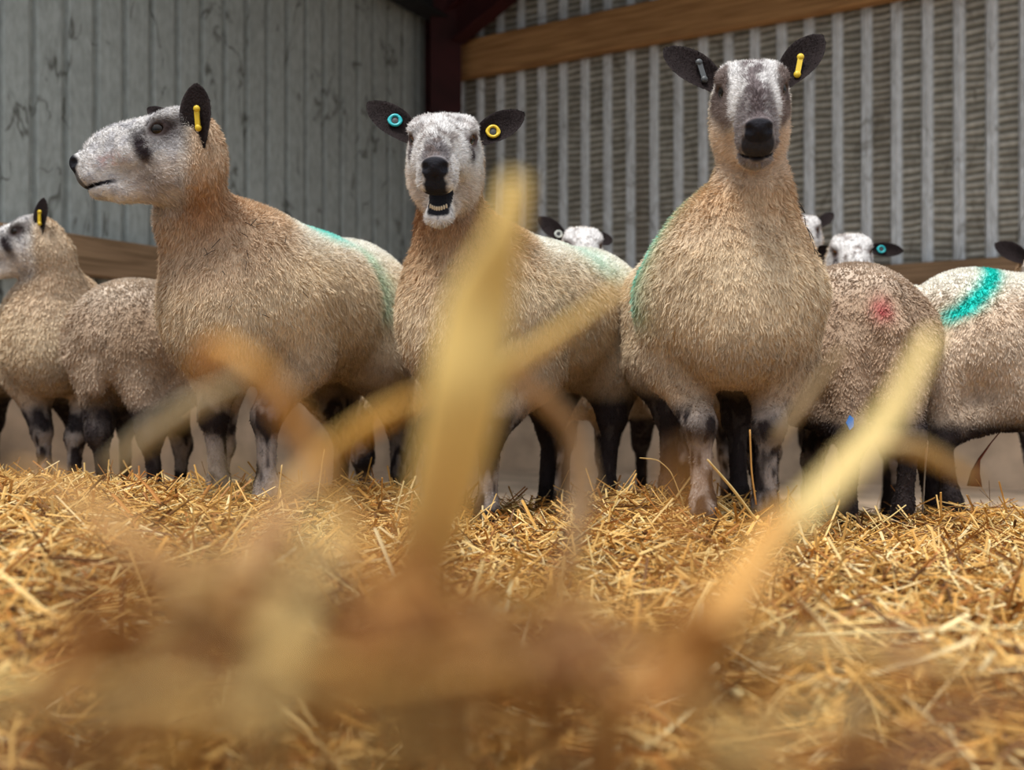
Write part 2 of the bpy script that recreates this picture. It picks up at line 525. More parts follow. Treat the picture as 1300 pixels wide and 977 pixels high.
        c = mix(c, A(.48, .26, .13), np.clip(th * .9, 0, 1) * (hero * .8 + .2))
        for (mf, mc, ms) in marks:
            w = np.clip(mf(p), 0, 1) * ms * (.75 + .5 * vnoise(p, 60, seed + 3))
            c = mix(c, np.asarray(mc), np.clip(w, 0, 1))
        # face
        m1 = vnoise(p, 55, seed + 21); m2 = vnoise(p, 120, seed + 22); mm = .6 * m1 + .4 * m2
        fc = np.tile(WHITE, (len(p), 1)) * (.9 + .15 * m2)[:, None]
        ay = np.abs(q[:, 1])
        if face == 'white':
            br = sstep(.165, .21, q[:, 0]) * sstep(.032, .020, ay) * sstep(-.03, .005, q[:, 2])
            fc = mix(fc, GREY, br * sstep(.42, .56, mm + .22 * br))
            fc = mix(fc, GREY, .7 * sstep(.60, .66, m2 * .6 + m1 * .4) * sstep(.055, .02, ay))
            fc = mix(fc, A(.20, .14, .12), .5 * sstep(.62, .68, m1) * sstep(.0, .03, q[:, 2]))
            eyeP = np.exp(-((q[:, 0] - .057) / .027) ** 2 - ((q[:, 2] - .026) / .018) ** 2) * sstep(.035, .05, ay)
            strk = np.exp(-((q[:, 0] - .090) / .022) ** 2 - ((q[:, 2] - .006) / .018) ** 2) * sstep(.032, .042, ay)
            fc = mix(fc, A(.10, .07, .07), np.clip(eyeP * 1.5, 0, 1))
            fc = mix(fc, A(.06, .045, .05), np.clip(strk * 1.3, 0, 1) * sstep(.25, .5, mm))
        elif face == 'profile':
            fc = mix(fc, A(.42, .42, .47), .45 * sstep(.45, .6, m1))
            eyeP = np.exp(-((q[:, 0] - .050) / .044) ** 2 - ((q[:, 2] - .026) / .028) ** 2) * sstep(.03, .05, ay)
            strk = np.exp(-((q[:, 0] - .096 - .12 * (q[:, 2] + .02)) / .016) ** 2 - ((q[:, 2] + .008) / .040) ** 2) * sstep(.02, .035, ay)
            back = np.exp(-((q[:, 0] + .01) / .035) ** 2 - ((q[:, 2] - .01) / .04) ** 2)
            fc = mix(fc, A(.16, .12, .12), np.clip(back * .75, 0, 1) * sstep(.2, .55, mm))
            fc = mix(fc, A(.05, .036, .036), np.clip(eyeP * 1.25, 0, 1))
            fc = mix(fc, A(.04, .03, .035), np.clip(strk * 1.5, 0, 1) * sstep(.05, .38, mm))
            fc = mix(fc, A(.75, .42, .38), .5 * np.exp(-((q[:, 0] - .165) / .03) ** 2 - ((q[:, 2] + .012) / .012) ** 2) * sstep(.4, .6, m2))
        else:   # dark, badger-like
            br = sstep(.034, .012, ay + .01 * (mm - .5)) * sstep(-.02, .02, q[:, 2])
            fc = mix(fc, A(.20, .165, .17), br * sstep(.34, .60, mm + .10))
            side = sstep(.040, .052, ay + .012 * (mm - .5)) * sstep(.0, .025, q[:, 0]) * sstep(-.055, -.015, q[:, 2])
            fc = mix(fc, A(.15, .10, .085), side * .9)
            fc = mix(fc, A(.05, .035, .035), .9 * np.exp(-((q[:, 0] - .057) / .030) ** 2 - ((q[:, 2] - .026) / .020) ** 2) * sstep(.035, .05, ay))
            lo_ = sstep(.135, .185, q[:, 0] + .02 * (mm - .5))
            fc = mix(fc, A(.13, .10, .105), lo_ * (.55 + .4 * m2))
        cheek = sstep(-.015, -.06, q[:, 2]) * sstep(.20, .10, q[:, 0])
        fc = mix(fc, neckc * 1.15, cheek * (.35 if face != 'dark' else .7))
        nose = np.exp(-((q[:, 0] - .240) / (.030 if face == 'profile' else .020)) ** 2 - (q[:, 1] / .034) ** 2 - ((q[:, 2] - .002) / .022) ** 2)
        nose = sstep(.28, .52, nose)
        lip = sstep(.145, .18, q[:, 0]) * sstep(.0060, .0030, np.abs(q[:, 2] + .0540))
        if jaw > .05:
            lip = sstep(.19, .21, q[:, 0]) * sstep(-.005, -.015, q[:, 2]) * sstep(-.064, -.056, q[:, 2]) * sstep(.026, .018, ay + .25 * np.maximum(q[:, 2] + .030, 0) + .006 * (m2 - .5))
            jz = -.05 - (q[:, 0] - .03) * sin(jaw)
            rim = np.exp(-((q[:, 0] - j2[0] - .012) / .022) ** 2 - ((q[:, 2] - (j2[1] + .010)) / .010) ** 2 - (ay / .024) ** 4)
            lip = np.maximum(lip, sstep(.35, .6, rim))
            inner = ((ay / .0245) ** 3 + ((q[:, 2] - (-.052 + j2[1] + .010) / 2) / ((-.046 - j2[1] - .008) / 2)) ** 2 < 1) & (q[:, 0] > .10) & (q[:, 0] < .25)
            lip = np.maximum(lip, inner * 1.0)
        else:
            front = sstep(.200 if face == 'profile' else .212, .216 if face == 'profile' else .226, q[:, 0]) * sstep(1.15, .75, (ay / (.032 if face == 'dark' else .024)) ** 2 + ((q[:, 2] + .030) / .034) ** 2) * (1 if face == 'dark' else .9)
            lip = np.maximum(lip, front * .95)
        fc = mix(fc, A(.018, .018, .024), np.clip(nose + lip, 0, 1))
        c = mix(c, fc, hd)
        # ears
        ec = np.tile(A(.017, .0115, .012), (len(p), 1)) * (.7 + .6 * mm)[:, None]
        c = mix(c, ec, ear)
        # legs
        lt = vnoise(p * A(1, 1, .5), 34, seed + 31); l2 = vnoise(p * A(1, 1, .4), 75, seed + 35)
        dk = sstep(legs[1] - .12, legs[1] + .12, .6 * lt + .4 * l2)
        kneed = np.exp(-((p[:, 2] / s - .235) / .035) ** 2)
        front = sstep(0, .05, p[:, 0])
        base_l = mix(mix(np.tile(A(.42, .36, .33), (len(p), 1)) * (.6 + .7 * l2)[:, None], A(.46, .34, .24), sstep(.26, .33, p[:, 2] / s)), np.tile(A(.035, .027, .028), (len(p), 1)), np.clip(dk * sstep(.34, .26, p[:, 2] / s) + kneed * .9 * front + .9 * (1 - front) * legs[0] / .33, 0, 1))
        base_l = mix(base_l, np.tile(A(.02, .016, .016), (len(p), 1)), sstep(.06, .035, p[:, 2] / s))
        c = mix(c, base_l, lg * (1 - hd))
        c = mix(c, A(.36, .26, .19), sstep(.50, .38, p[:, 2] / s) * (1 - lg) * .6 * (1 - nk) * (1 - hd))  # lower fleece browner: a little dirt, mostly underside shade put into the colour
        return np.clip(c, .004, .95), q, hd, lg, nk, nose + lip
    col, q, hd, lg, nk, ns = colour(V, isear, N)
    body = mesh_np('body', V, [Q], M_SKIN, root, True, col)
    # ---------------- fleece: locks of wool as real blades
    fa = np.linalg.norm(fn, axis=1) * .5
    cen = V[Q].mean(1)
    cn = nrm(fn)
    camL = toL(A(0, 0, CH))
    facing = ((nrm(camL - cen)) * cn).sum(1)
    qd, hdc, lgc, nkc = regions(cen, isear[Q[:, 0]])
    dn = np.where(facing > -.15, 1., .22)
    dn = dn * (1 + hdc * (1.6 if hero else .5)) * (1 - .1 * lgc)
    dn = dn * np.where(isear[Q[:, 0]] > .5, .8, 1)
    total = (fa * dn).sum()
    nst = int((88000 if hero else 66000) * dens * total * (0.4 if QUICK else 1))
    fi = rng.choice(len(Q), nst, p=fa * dn / total)
    a, b = rng.random(nst), rng.random(nst)
    qa = V[Q[fi]]
    p0 = (qa[:, 0] * ((1 - a) * (1 - b))[:, None] + qa[:, 1] * (a * (1 - b))[:, None] + qa[:, 2] * (a * b)[:, None] + qa[:, 3] * ((1 - a) * b)[:, None])
    nn = N[Q[fi]]
    n0 = nrm(nn[:, 0] * ((1 - a) * (1 - b))[:, None] + nn[:, 1] * (a * (1 - b))[:, None] + nn[:, 2] * (a * b)[:, None] + nn[:, 3] * ((1 - a) * b)[:, None])
    er = isear[Q[fi, 0]]
    c0, q0, h0, l0, k0, ns0 = colour(p0, er, n0)
    keep = (ns0 < .3) & ~((h0 > .6) & (((q0[:, 0] - .057) / .026) ** 2 + ((q0[:, 2] - .027) / .019) ** 2 < 1) & (np.abs(q0[:, 1]) > .036))
    if jaw > .05: keep &= ~((np.abs(q0[:, 1]) < .03) & (q0[:, 0] > .14) & (q0[:, 2] < -.03) & (q0[:, 2] > j2[1]))
    p0, n0, er, c0, q0, h0, l0, k0 = [x[keep] for x in (p0, n0, er, c0, q0, h0, l0, k0)]
    n = len(p0)
    down = np.tile(A(0, 0, -1.), (n, 1))
    # head hair lies back along the face, down on the body
    comb = down * (1 - h0)[:, None] + (-hf * .8 + hu * -.25)[None, :] * h0[:, None]
    comb = comb - n0 * (comb * n0).sum(1)[:, None]
    cl = .75 * (np.stack([vnoise(p0, 60, seed + 41), vnoise(p0, 60, seed + 42), vnoise(p0, 60, seed + 43)], -1) - .5)
    cl2 = rng.normal(size=(n, 3)) * .22
    topw = sstep(.45, .9, n0[:, 2]) * (1 - h0)
    lift = .45 + .5 * topw - .15 * h0 + .1 * k0
    d = nrm(n0 * lift[:, None] + comb * (.95 - .55 * topw)[:, None] + cl * 1.1 * (1 - .6 * h0)[:, None] + cl2)
    ln = length * (.75 + .6 * rng.random(n)) * (1 + .10 * k0 - .40 * topw) * (1 - .30 * sstep(.24, .10, np.linalg.norm(p0 - hc, axis=1)))
    ln = ln * (1 - h0) + h0 * .0085 * hs * (.7 + .6 * rng.random(n))
    chk = sstep(-.03, -.07, q0[:, 2]) * h0 * sstep(.17, .08, q0[:, 0])
    ln = ln + chk * .008
    ln = np.where(er > .5, .004, ln)
    ln = ln * (1 - .15 * sstep(.52, .40, p0[:, 2] / s) * (1 - h0))
    ln = ln * (1 - l0 * (1 - h0)) + .008 * l0 * (1 - h0)
    wd = (.00105 if hero else .0019) * (1 - .35 * h0) * (.8 + .5 * rng.random(n)) / math.sqrt(max(dens, .3))
    wv = nrm(np.cross(d, n0) + rng.normal(size=(n, 3)) * .35) * wd[:, None]
    root_p = p0 - n0 * .0015
    m1 = root_p + d * (ln * .5)[:, None] + n0 * (ln * .06)[:, None]
    tp = m1 + nrm(d + down * .25 * (1 - h0)[:, None] + cl * .5) * (ln * .55)[:, None]
    SV = np.empty((n, 5, 3)); SV[:, 0] = root_p - wv; SV[:, 1] = root_p + wv; SV[:, 2] = m1 - wv * .85; SV[:, 3] = m1 + wv * .85; SV[:, 4] = tp
    bs = np.arange(n)[:, None] * 5
    qd_ = bs + np.array([[0, 1, 3, 2]]); tr_ = bs + np.array([[2, 3, 4]])
    cs = c0 * (.76 + .44 * rng.random(n) + .16 * (vnoise(p0, 90, seed + 61) - .5))[:, None]
    cc = np.repeat(cs[:, None, :], 5, 1)
    cc[:, 4] *= 1.08
    fl = mesh_np('fleece', SV.reshape(-1, 3), [qd_, tr_], M_WOOL, root, False, np.clip(cc.reshape(-1, 3), 0, .95))
    # ---------------- eyes
    for sy in (1, -1):
        r = .0185 * hs; c = hp(.052, sy * .0475, .027)
        ax = np.stack([nrm(hl * sy + hf * .6), nrm(np.cross(hu, hl * sy + hf * .6)), hu])
        v, qq = sphere_vq(c, r, 24, 16)
        dl = (v - c) @ ax.T / r
        pup = (dl[:, 0] > .5) & (np.abs(dl[:, 2]) < .22) & (np.abs(dl[:, 1]) < .42)
        iris = (dl[:, 0] > .35)
        ecol = np.where(pup[:, None], A(.004, .004, .004), np.where(iris[:, None], A(.09, .035, .010) if face == 'white' else A(.015, .008, .005), A(.03, .018, .015)))
        mesh_np('eye', v, [qq], M_EYE, root, True, ecol)
    if jaw > .05:
        mb = MB()
        for i in range(8):
            t = (i - 3.5) / 3.5
            jx, jz = jw(.205 - .012 * t * t, -.047)
            c = hp(jx, t * .0155, jz)
            v, qq = sphere_vq(c, A(.0026, .0023, .0055) * hs, 10, 8, H)
            mb.add(v, qq)
        mb.build('teeth', M_TEETH, root, True)
    # ---------------- ear tags
    for (ek, u, v, kind) in tags:
        ptf, sd, fc, axn = earinfo[ek]
        c = ptf(u, v, .008)
        nn_ = fc
        X = nrm(sd); Y = nrm(np.cross(nn_, X))
        mt = {'y': M_TAG_Y, 'c': M_TAG_C, 'k': M_TAG_K, 'w': M_TAG_W}[kind[0]]
        mb = MB()
        if kind[1:] == 'ring':
            pts = [c + .0115 * hs * (cos(t) * X + sin(t) * Y) for t in np.linspace(0, 2 * pi, 41)]
            v_, q_, t_ = tube_vq(pts, .0048 * hs, 8, .7); mb.add(v_, q_, t_)
            v_, q_ = sphere_vq(c - nn_ * .003, A(.0105, .0105, .004) * hs, 16, 8, np.stack([X, Y, nn_])); mb2 = MB(); mb2.add(v_, q_)
            t_o = mb.build('ear_tag', mt, root, True)
            mb2.build('stud', M_TAG_K, t_o, True)
        else:
            ln_ = .021 * hs; dr = nrm(axn * .35 + Y * .0 + A(0, 0, 1) * .8); dr = nrm(dr - nn_ * (dr @ nn_)); sx = np.cross(nn_, dr)
            v_, q_ = box_vq(c + nn_ * .003, np.stack([dr, sx, nn_]), (ln_, .0052 * hs, .0022)); mb.add(v_, q_)
            for e in (-1, 1):
                v_, q_ = sphere_vq(c + dr * e * ln_ * .92 + nn_ * .002, A(.0075, .0075, .006) * hs, 12, 8, np.stack([dr, sx, nn_])); mb.add(v_, q_)
            mb.build('ear_tag', mt, root, False)
    # ---------------- bits caught in the wool
    if twigs:
        zc, nt_ = twigs
        d_ = np.linalg.norm(p0 - toL(zc[0]), axis=1)
        cand = np.flatnonzero((d_ < zc[1]) & (((nrm(camL - p0)) * n0).sum(1) > .2))
        if len(cand):
            for i in rng.choice(cand, min(nt_, len(cand)), replace=False):
                dr = nrm(rng.normal(size=3) + d[i] * .8); dr = nrm(dr - n0[i] * (dr @ n0[i]) * .75)
                l_ = .012 + .025 * rng.random()
                c = p0[i] + n0[i] * .016
                pts = [c - dr * l_ * .5, c + n0[i] * .003, c + dr * l_ * .5 + n0[i] * .004]
                v_, q_, t_ = tube_vq(pts, .0009, 5); mb = MB(); mb.add(v_, q_, t_); mb.build('twig', M_DARK, root, False)
    print('sheep', label[:30], len(V), n, round(time.time() - T0, 1))
    return root, toL

def XY(px, D): return ((px - CX) / F * D, D)
TEAL = A(.02, .62, .55)

# mark helpers (local coordinates of the animal)
def band(x0, w, side, zlo, zhi=9, slope=0):
    def f(p):
        return np.exp(-((p[:, 0] - x0 - slope * (p[:, 2] - .7)) / w) ** 2) * sstep(-.02, .03, p[:, 1] * side) * sstep(zlo, zlo + .08, p[:, 2]) * sstep(zhi, zhi - .06, p[:, 2])
    return f
def blob(c, r):
    c = A(*c)
    return lambda p: np.exp(-(((p - c) / A(*r)) ** 2).sum(1) * 1.2)

# --- the three ewes at the front
# 1: profile head, left
sheep('large sheep at the left, head in profile facing left, yellow ear tag',
      XY(292, 2.75), XY(448, 3.4), .03, P(240, 182, 2.58), A(-1, -.26, -.27), hs=1.17, legs=(.15, .60), face='profile', hero=True, seed=11,
      neckc=A(.64, .47, .33), feet=dict(fl=(335, 2.72), fr=(275, 2.85)), dens=1.0,
      ears=dict(l=dict(at=(-.020, .066, -.030), axis_w=(-.02, -.16, 1), face_w=(-.25, -1, .05), L=.155, W=.050, curl=-.03), r=dict(axis_w=(-.82, .25, .58), face_w=(-.3, -.9, .2), L=.205, W=.034)),
      tags=[('l', .45, .1, 'ybar')], marks=[(band(-.04, .11, 1, .74), A(.05, .72, .66), .85), (band(-.17, .05, 1, .50, .80), A(.38, .66, .50), .5),
      (blob((.36, .12, .95), (.05, .08, .09)), A(.42, .58, .33), .35)],
      neck_r=(.130, .092, .062), neck_bow=.015, neck_side=-.050, nbp=(.004, 0, -.060), twigs=((P(335, 340, 2.6), .15), 16))
# 2: bleating in the middle
sheep('bleating sheep in the middle, open mouth, teal and yellow round ear tags',
      XY(590, 2.8), XY(745, 3.38), .0, P(565, 190, 2.64), A(-.02, -.93, -.37), jaw=.21, hs=1.24, face='white', hero=True, seed=22,
      feet=dict(fl=(615, 2.72), fr=(545, 2.85), hl=(770, 3.15), hr=(692, 3.4)), dens=1.0, legs=(.33, .42),
      ears=dict(r=dict(axis_w=(-.80, .1, .68), face_w=(.25, -1, .05), L=.190, W=.047, curl=.10), l=dict(axis_w=(.86, .1, .56), face_w=(-.25, -1, -.05), L=.170, W=.044, curl=.10)),
      tags=[('r', .50, .1, 'cring'), ('l', .40, .1, 'yring')], marks=[(band(-.16, .12, 1, .66), A(.35, .72, .62), .35)], neck_r=(.155, .090, .074))
# 3: tall one at right
sheep('tall sheep facing front at the right, grey speckled face, large raised dark ears',
      XY(934, 2.5), XY(890, 3.15), .02, P(952, 124, 2.44), A(-.13, -.86, -.50), hs=1.18, face='dark', hero=True, seed=33, girth=1.0,
      feet=dict(fr=(893, 2.48), fl=(972, 2.52), hr=(850, 3.0), hl=(938, 3.1)), dens=1.0, neckc=A(.70, .50, .32),
      ears=dict(r=dict(axis_w=(-.78, .1, .66), face_w=(.22, -1, .0), L=.185, W=.048, curl=.1), l=dict(axis_w=(.70, .1, .84), face_w=(-.25, -1, -.05), L=.190, W=.048, curl=.1)),
      tags=[('l', .42, .15, 'ybar'), ('r', .40, .1, 'kbar')], marks=[(band(.19, .060, -1, .50), TEAL, 1.1), (band(.26, .07, -1, .46), A(.35, .66, .45), .35)],
      neck_r=(.145, .080, .070), neck_side=.022, neck_bow=.035, twigs=((P(1020, 300, 2.5), .10), 12))
# --- the rest of the flock
BR = A(.50, .365, .265)
sheep('brownish sheep seen from behind at the right with a small red mark beside its tail',
      XY(992, 3.66), XY(1088, 3.12), -.05, P(1010, 400, 4.05), A(-.4, .8, -.4), wool=BR, neckc=BR, dirt=.9, seed=44, dens=.75,
      feet=dict(hl=(1075, 2.98), hr=(1147, 2.98)), marks=[(blob((-.44, .03, .64), (.09, .026, .040)), A(.55, .03, .08), .8)], length=.012, legs=(.33, .42), s=.97, girth=1.05)
sheep('sheep cut off by the right edge with a bright teal stripe over its hip',
      XY(1470, 3.35), XY(1222, 3.25), -.07, P(1560, 300, 3.2), A(.9, -.2, -.3), seed=55, dens=.9, s=.99,
      feet=dict(hr=(1207, 3.12), hl=(1185, 3.4), fr=(1500, 3.2)), marks=[(band(-.42, .032, -1, .60, 9, 1.2), TEAL, 1.2)], legs=(.33, .38), length=.014, girth=1.05, wool=A(.74, .60, .47))
sheep('mottled-faced sheep at the far left, cut by the edge, facing left',
      XY(68, 4.0), XY(120, 4.6), .0, P(50, 300, 3.9), A(-1, -.12, -.36), face='profile', hs=1.12, seed=66, dens=.7,
      feet=dict(fr=(58, 4.0), fl=(92, 3.95)), ears=dict(l=dict(at=(-.022, .060, -.012), axis_w=(.12, -.1, 1), face_w=(-.3, -.9, .05), L=.140, W=.038, curl=0), r=dict(axis_w=(-.5, .8, .3), face_w=(-.9, -.4, .2))),
      tags=[('l', .45, 0, 'ybar')], neckc=A(.66, .52, .38))
sheep('brown-tinged sheep standing rump to the front behind the left profile sheep',
      XY(262, 4.05), XY(163, 3.66), .0, P(430, 430, 4.3), A(.8, .4, -.5), wool=A(.52, .40, .30), neckc=A(.5, .4, .3), dirt=.8, seed=77, dens=.75, s=.92,
      feet=dict(hl=(135, 3.6), hr=(200, 3.55)), length=.014, girth=1.02)
sheep('sheep behind the bleating one, only forehead and a pale-tagged dark ear showing',
      XY(735, 4.25), XY(745, 4.85), -.10, P(738, 313, 4.1), A(.08, -.85, -.52), face='white', hs=1.1, seed=88, dens=.5,
      ears=dict(r=dict(axis_w=(-.66, 0, .62), face_w=(.2, -1, 0), L=.155, W=.04), l=dict(axis_w=(.75, .2, .28), face_w=(0, -1, .4), L=.08)),
      tags=[('r', .30, 0, 'wring')])
sheep('sheep hidden behind the tall one, only a black ear tip beside its shoulder',
      XY(895, 4.15), XY(850, 4.75), -.08, P(903, 300, 4.05), A(.15, -.85, -.5), face='dark', hs=1.05, seed=99, dens=.5,
      ears=dict(r=dict(axis_w=(-.66, 0, .58), face_w=(.2, -1, 0), L=.13, W=.036)))
sheep('sheep with pale face and upright brown ear right of the tall sheep\'s neck',
      XY(1010, 4.9), XY(1000, 5.5), -.10, P(1018, 296, 4.6), A(-.25, -.85, -.4), face='white', hs=1.12, seed=101, dens=.5,
      ears=dict(l=dict(axis_w=(.66, .2, .62), face_w=(-.2, -1, .3), L=.13, W=.032)))
sheep('white-foreheaded sheep with teal round ear tag above the brown rump',
      XY(1105, 4.35), XY(1150, 4.95), -.12, P(1078, 322, 4.15), A(-.12, -.85, -.5), face='white', hs=1.14, seed=111, dens=.5,
      ears=dict(l=dict(axis_w=(.95, -.05, -.02), face_w=(-.1, -1, .1), L=.165, W=.034), r=dict(axis_w=(-.7, .6, -.2), face_w=(.2, -1, 0), L=.08)), tags=[('l', .42, 0, 'cring')])
sheep('sheep at right edge, only a dark brown ear above the teal-striped back',
      XY(1345, 4.3), XY(1370, 4.9), -.10, P(1325, 338, 4.1), A(.1, -.85, -.5), face='dark', hs=1.1, seed=121, dens=.4,
      ears=dict(r=dict(axis_w=(-.50, 0, .30), face_w=(.2, -1, 0), L=.15, W=.045)))
sheep('pale sheep at the far left edge, mostly out of the picture',
      XY(-75, 4.2), XY(-45, 4.75), .0, P(-130, 330, 4.1), A(-.8, -.5, -.4), seed=131, dens=.4)
sheep('sheep in the gap between left and bleating sheep, only legs and belly visible',
      XY(492, 4.5), XY(480, 3.95), -.06, P(500, 420, 4.95), A(.1, .8, -.5), seed=141, dens=.5, legs=(.25, .45), s=.93,
      feet=dict(hl=(462, 3.9), hr=(512, 3.85)))
print('flock done', round(time.time() - T0, 1))

# ------------------------------------------------------------------ straw bed
def inside(X, Y, m):
    return ((X - C0[0]) * NL[0] + (Y - C0[1]) * NL[1] > m) & ((X - C0[0]) * NR[0] + (Y - C0[1]) * NR[1] > m)
C0 = A(-.63, 9.0); DL = A(-.5022, -.8648); DR = A(.8648, -.5022); NL = A(.8648, -.5022); NR = A(-.5022, -.8648)
def onbed(X, Y):
    return Y < 4.15 + 1.9 * sstep(-.34, -.44, X / np.maximum(Y, .5)) + .25 * np.sin(X * 5) * .5
gx = np.linspace(-4.2, 4.6, 150); gy = np.linspace(-.6, 7.6, 150)
GX, GY = np.meshgrid(gx, gy, indexing='ij')
GZ = bed_z(GX, GY) - .02
V = np.stack([GX, GY, GZ], -1).reshape(-1, 3)
ii, jj = np.meshgrid(np.arange(149), np.arange(149), indexing='ij'); b_ = (ii * 150 + jj).ravel()
Qb = np.stack([b_, b_ + 150, b_ + 151, b_ + 1], -1)
Qb = Qb[inside(V[Qb[:, 0], 0], V[Qb[:, 0], 1], .22) & onbed(V[Qb[:, 0], 0], V[Qb[:, 0], 1])]
c_ = (A(.20, .11, .04)[None] * (.6 + .8 * fbm(V, 12, 5, 3))[:, None])
SV, SQ, SCc = [V], [Qb], [c_]
nv = len(V)
def straws(n, ylo, yhi, Lr, Wr, zr, tilt, dense_pow=1.0, seed=1):
    """n flattened bent stalks -> verts, quads, colours"""
    r = np.random.default_rng(seed)
    Y = ylo + (yhi - ylo) * r.random(n) ** dense_pow
    X = (r.random(n) * 2 - 1) * (.60 * Y + .35) + .0
    kp = inside(X, Y, .22) & onbed(X, Y); X = X[kp]; Y = Y[kp]; n = len(X)
    z = bed_z(X, Y) + zr[0] + (zr[1] - zr[0]) * r.random(n) ** 1.5
    th = r.random(n) * 2 * pi
    el = r.normal(size=n) * tilt
    d = np.stack([np.cos(th) * np.cos(el), np.sin(th) * np.cos(el), np.sin(el)], -1)
    L = Lr[0] + (Lr[1] - Lr[0]) * r.random(n) ** 1.8
    W = Wr[0] + (Wr[1] - Wr[0]) * r.random(n)
    side = nrm(np.cross(d, A(0, 0, 1)) + r.normal(size=(n, 3)) * .5); side = nrm(side - d * (side * d).sum(1)[:, None])
    up = np.cross(side, d)
    c = np.stack([X, Y, z], -1)
    bend = r.normal(size=(n, 3)) * .10
    rings = []
    for t in (-.5, 0, .5):
        pc = c + d * (L * t)[:, None] + bend * (L * (t * t) * 4 * .25)[:, None] * 1.6
        for (a, b2) in ((1, 0), (0, .45), (-1, 0), (0, -.45)):
            rings.append(pc + side * (W * .5 * a)[:, None] + up * (W * .5 * b2)[:, None])
    S = np.stack(rings, 1)     # n,12,3
    qs = []
    for k in range(2):
        for j in range(4):
            qs.append((k * 4 + j, k * 4 + (j + 1) % 4, k * 4 + 4 + (j + 1) % 4, k * 4 + 4 + j))
    qs.append((3, 2, 1, 0)); qs.append((8, 9, 10, 11))
    Qn = (np.arange(n)[:, None, None] * 12 + np.array(qs)[None]).reshape(-1, 4)
    pal = np.array([(.82, .52, .17), (.90, .66, .28), (.68, .37, .09), (.42, .17, .035), (.94, .76, .42), (.18, .08, .025), (.68, .38, .09)])
    pc = pal[r.choice(7, n, p=(.22, .15, .20, .16, .09, .12, .06))] * (.75 + .4 * r.random(n))[:, None]
    return S.reshape(-1, 3), Qn, np.repeat(pc, 12, 0)
for args in ((30000, 2.4, 4.4, (.04, .22), (.0022, .0075), (-.02, .03), .34, 1.0, 1),
             (20000, 1.0, 2.5, (.04, .22), (.0022, .0075), (-.02, .03), .34, .8, 2),
             (6000, .25, 1.1, (.03, .18), (.002, .007), (-.02, .02), .30, .9, 3),
             (9000, 4.3, 6.8, (.04, .16), (.003, .006), (-.02, .02), .28, 1.0, 4),
             (2600, 1.2, 3.7, (.06, .20), (.003, .006), (.015, .05), .55, .8, 5)):
    v_, q_, c_ = straws(*args[:8], seed=args[8])
    SV.append(v_); SQ.append(q_ + nv); SCc.append(c_); nv += len(v_)
# loose ends sticking up from the heap right below the lens
rn = np.random.default_rng(91); mbn = MB()
PAL = (A(.36, .15, .035), A(.44, .20, .05), A(.22, .09, .03), A(.50, .27, .07), A(.14, .06, .02), A(.66, .46, .18))  # straw tones darkened, so the shade near the lens is in the colour
for i in range(150):
    Dn = rn.uniform(.20, .42); pxn = rn.normal(470, 260) if i % 3 else rn.uniform(0, 1300); pyn = 770 + 170 * rn.random() + (40 if pxn > 900 or pxn < 120 else 0) - (60 if 250 < pxn < 520 and i % 2 else 0)
    c = P(pxn, pyn, Dn); th = rn.uniform(0, pi); el = rn.normal() * .55
    dv = A(cos(th) * cos(el), .35 * sin(th) * cos(el), sin(el)); L_ = rn.uniform(.03, .09)
    v_, q_, t_ = tube_vq([c - dv * L_ * .5, c + A(0, 0, .004), c + dv * L_ * .5], rn.uniform(.0026, .0052), 6, .4)
    mbn.add(v_, q_, t_, PAL[rn.integers(0, 6)])
    base_pt = c - dv * L_ * .5; v_, q_, t_ = tube_vq([base_pt, (base_pt + A(base_pt[0], base_pt[1] + .02, .2)) / 2, A(base_pt[0], base_pt[1] + .03, bed_z(base_pt[0], base_pt[1] + .03) - .01)], .0018, 6, .5)
    mbn.add(v_, q_, t_, PAL[rn.integers(0, 6)])
SV.append(np.concatenate(mbn.v)); SQ.append(np.concatenate(mbn.q) + nv); SCc.append(np.concatenate(mbn.c)); nv += mbn.n
bed = mesh_np('straw_bedding', np.concatenate(SV), [np.concatenate(SQ)], M_STRAW, None, False, np.clip(np.concatenate(SCc), 0, 1))
tag(bed, 'thick golden straw bedding covering the shed floor under the sheep', 'straw bedding', kind='stuff')

# ------------------------------------------------------------------ single stalks near the lens and in focus
def stalk(label, pts, w, col, flat=.35, group=None, sm=6):
    """pts: list of (px,py,D[,width factor])"""
    w = w * (1.3 if pts[0][2] < .7 else 1); W = np.array([P(*p[:3]) for p in pts]); wf = np.array([p[3] if len(p) > 3 else 1. for p in pts])
    t = np.linspace(0, 1, len(W)); tt = np.linspace(0, 1, sm * (len(W) - 1) + 1)
    # smooth through the points
    from_ = np.stack([np.interp(tt, t, W[:, k]) for k in range(3)], -1)
    for _ in range(3): from_[1:-1] = (from_[:-2] + 2 * from_[1:-1] + from_[2:]) / 4
    wv = np.interp(tt, t, wf) * w / 2
    v, q, tr = tube_vq(from_, wv, 8, flat)
    rr = .85 + .3 * vnoise(v, 60, 3)
    o = mesh_np('straw_stalk', v, [q, tr], M_STRAW, None, True, np.clip(np.asarray(col)[None] * rr[:, None], 0, 1))
    tag(o, label, 'straw', group)
    return o
G1, G2, G3, G4 = A(.85, .62, .22), A(.72, .42, .12), A(.50, .25, .08), A(.88, .74, .44)
stalk('widest blurred yellow straw standing upright in front of the bleating sheep', [(520, 760, .42, .8), (560, 640, .40, 1), (590, 500, .38, 1.1), (610, 380, .38, 1), (640, 300, .37, .55), (657, 225, .37, .35)], .020, G1)
stalk('pale blurred straw leaning just right of the widest upright one', [(540, 720, .44, .7), (575, 600, .44, .9), (625, 480, .44, .8), (700, 430, .45, .7), (790, 365, .46, .35)], .018, A(.80, .56, .2))
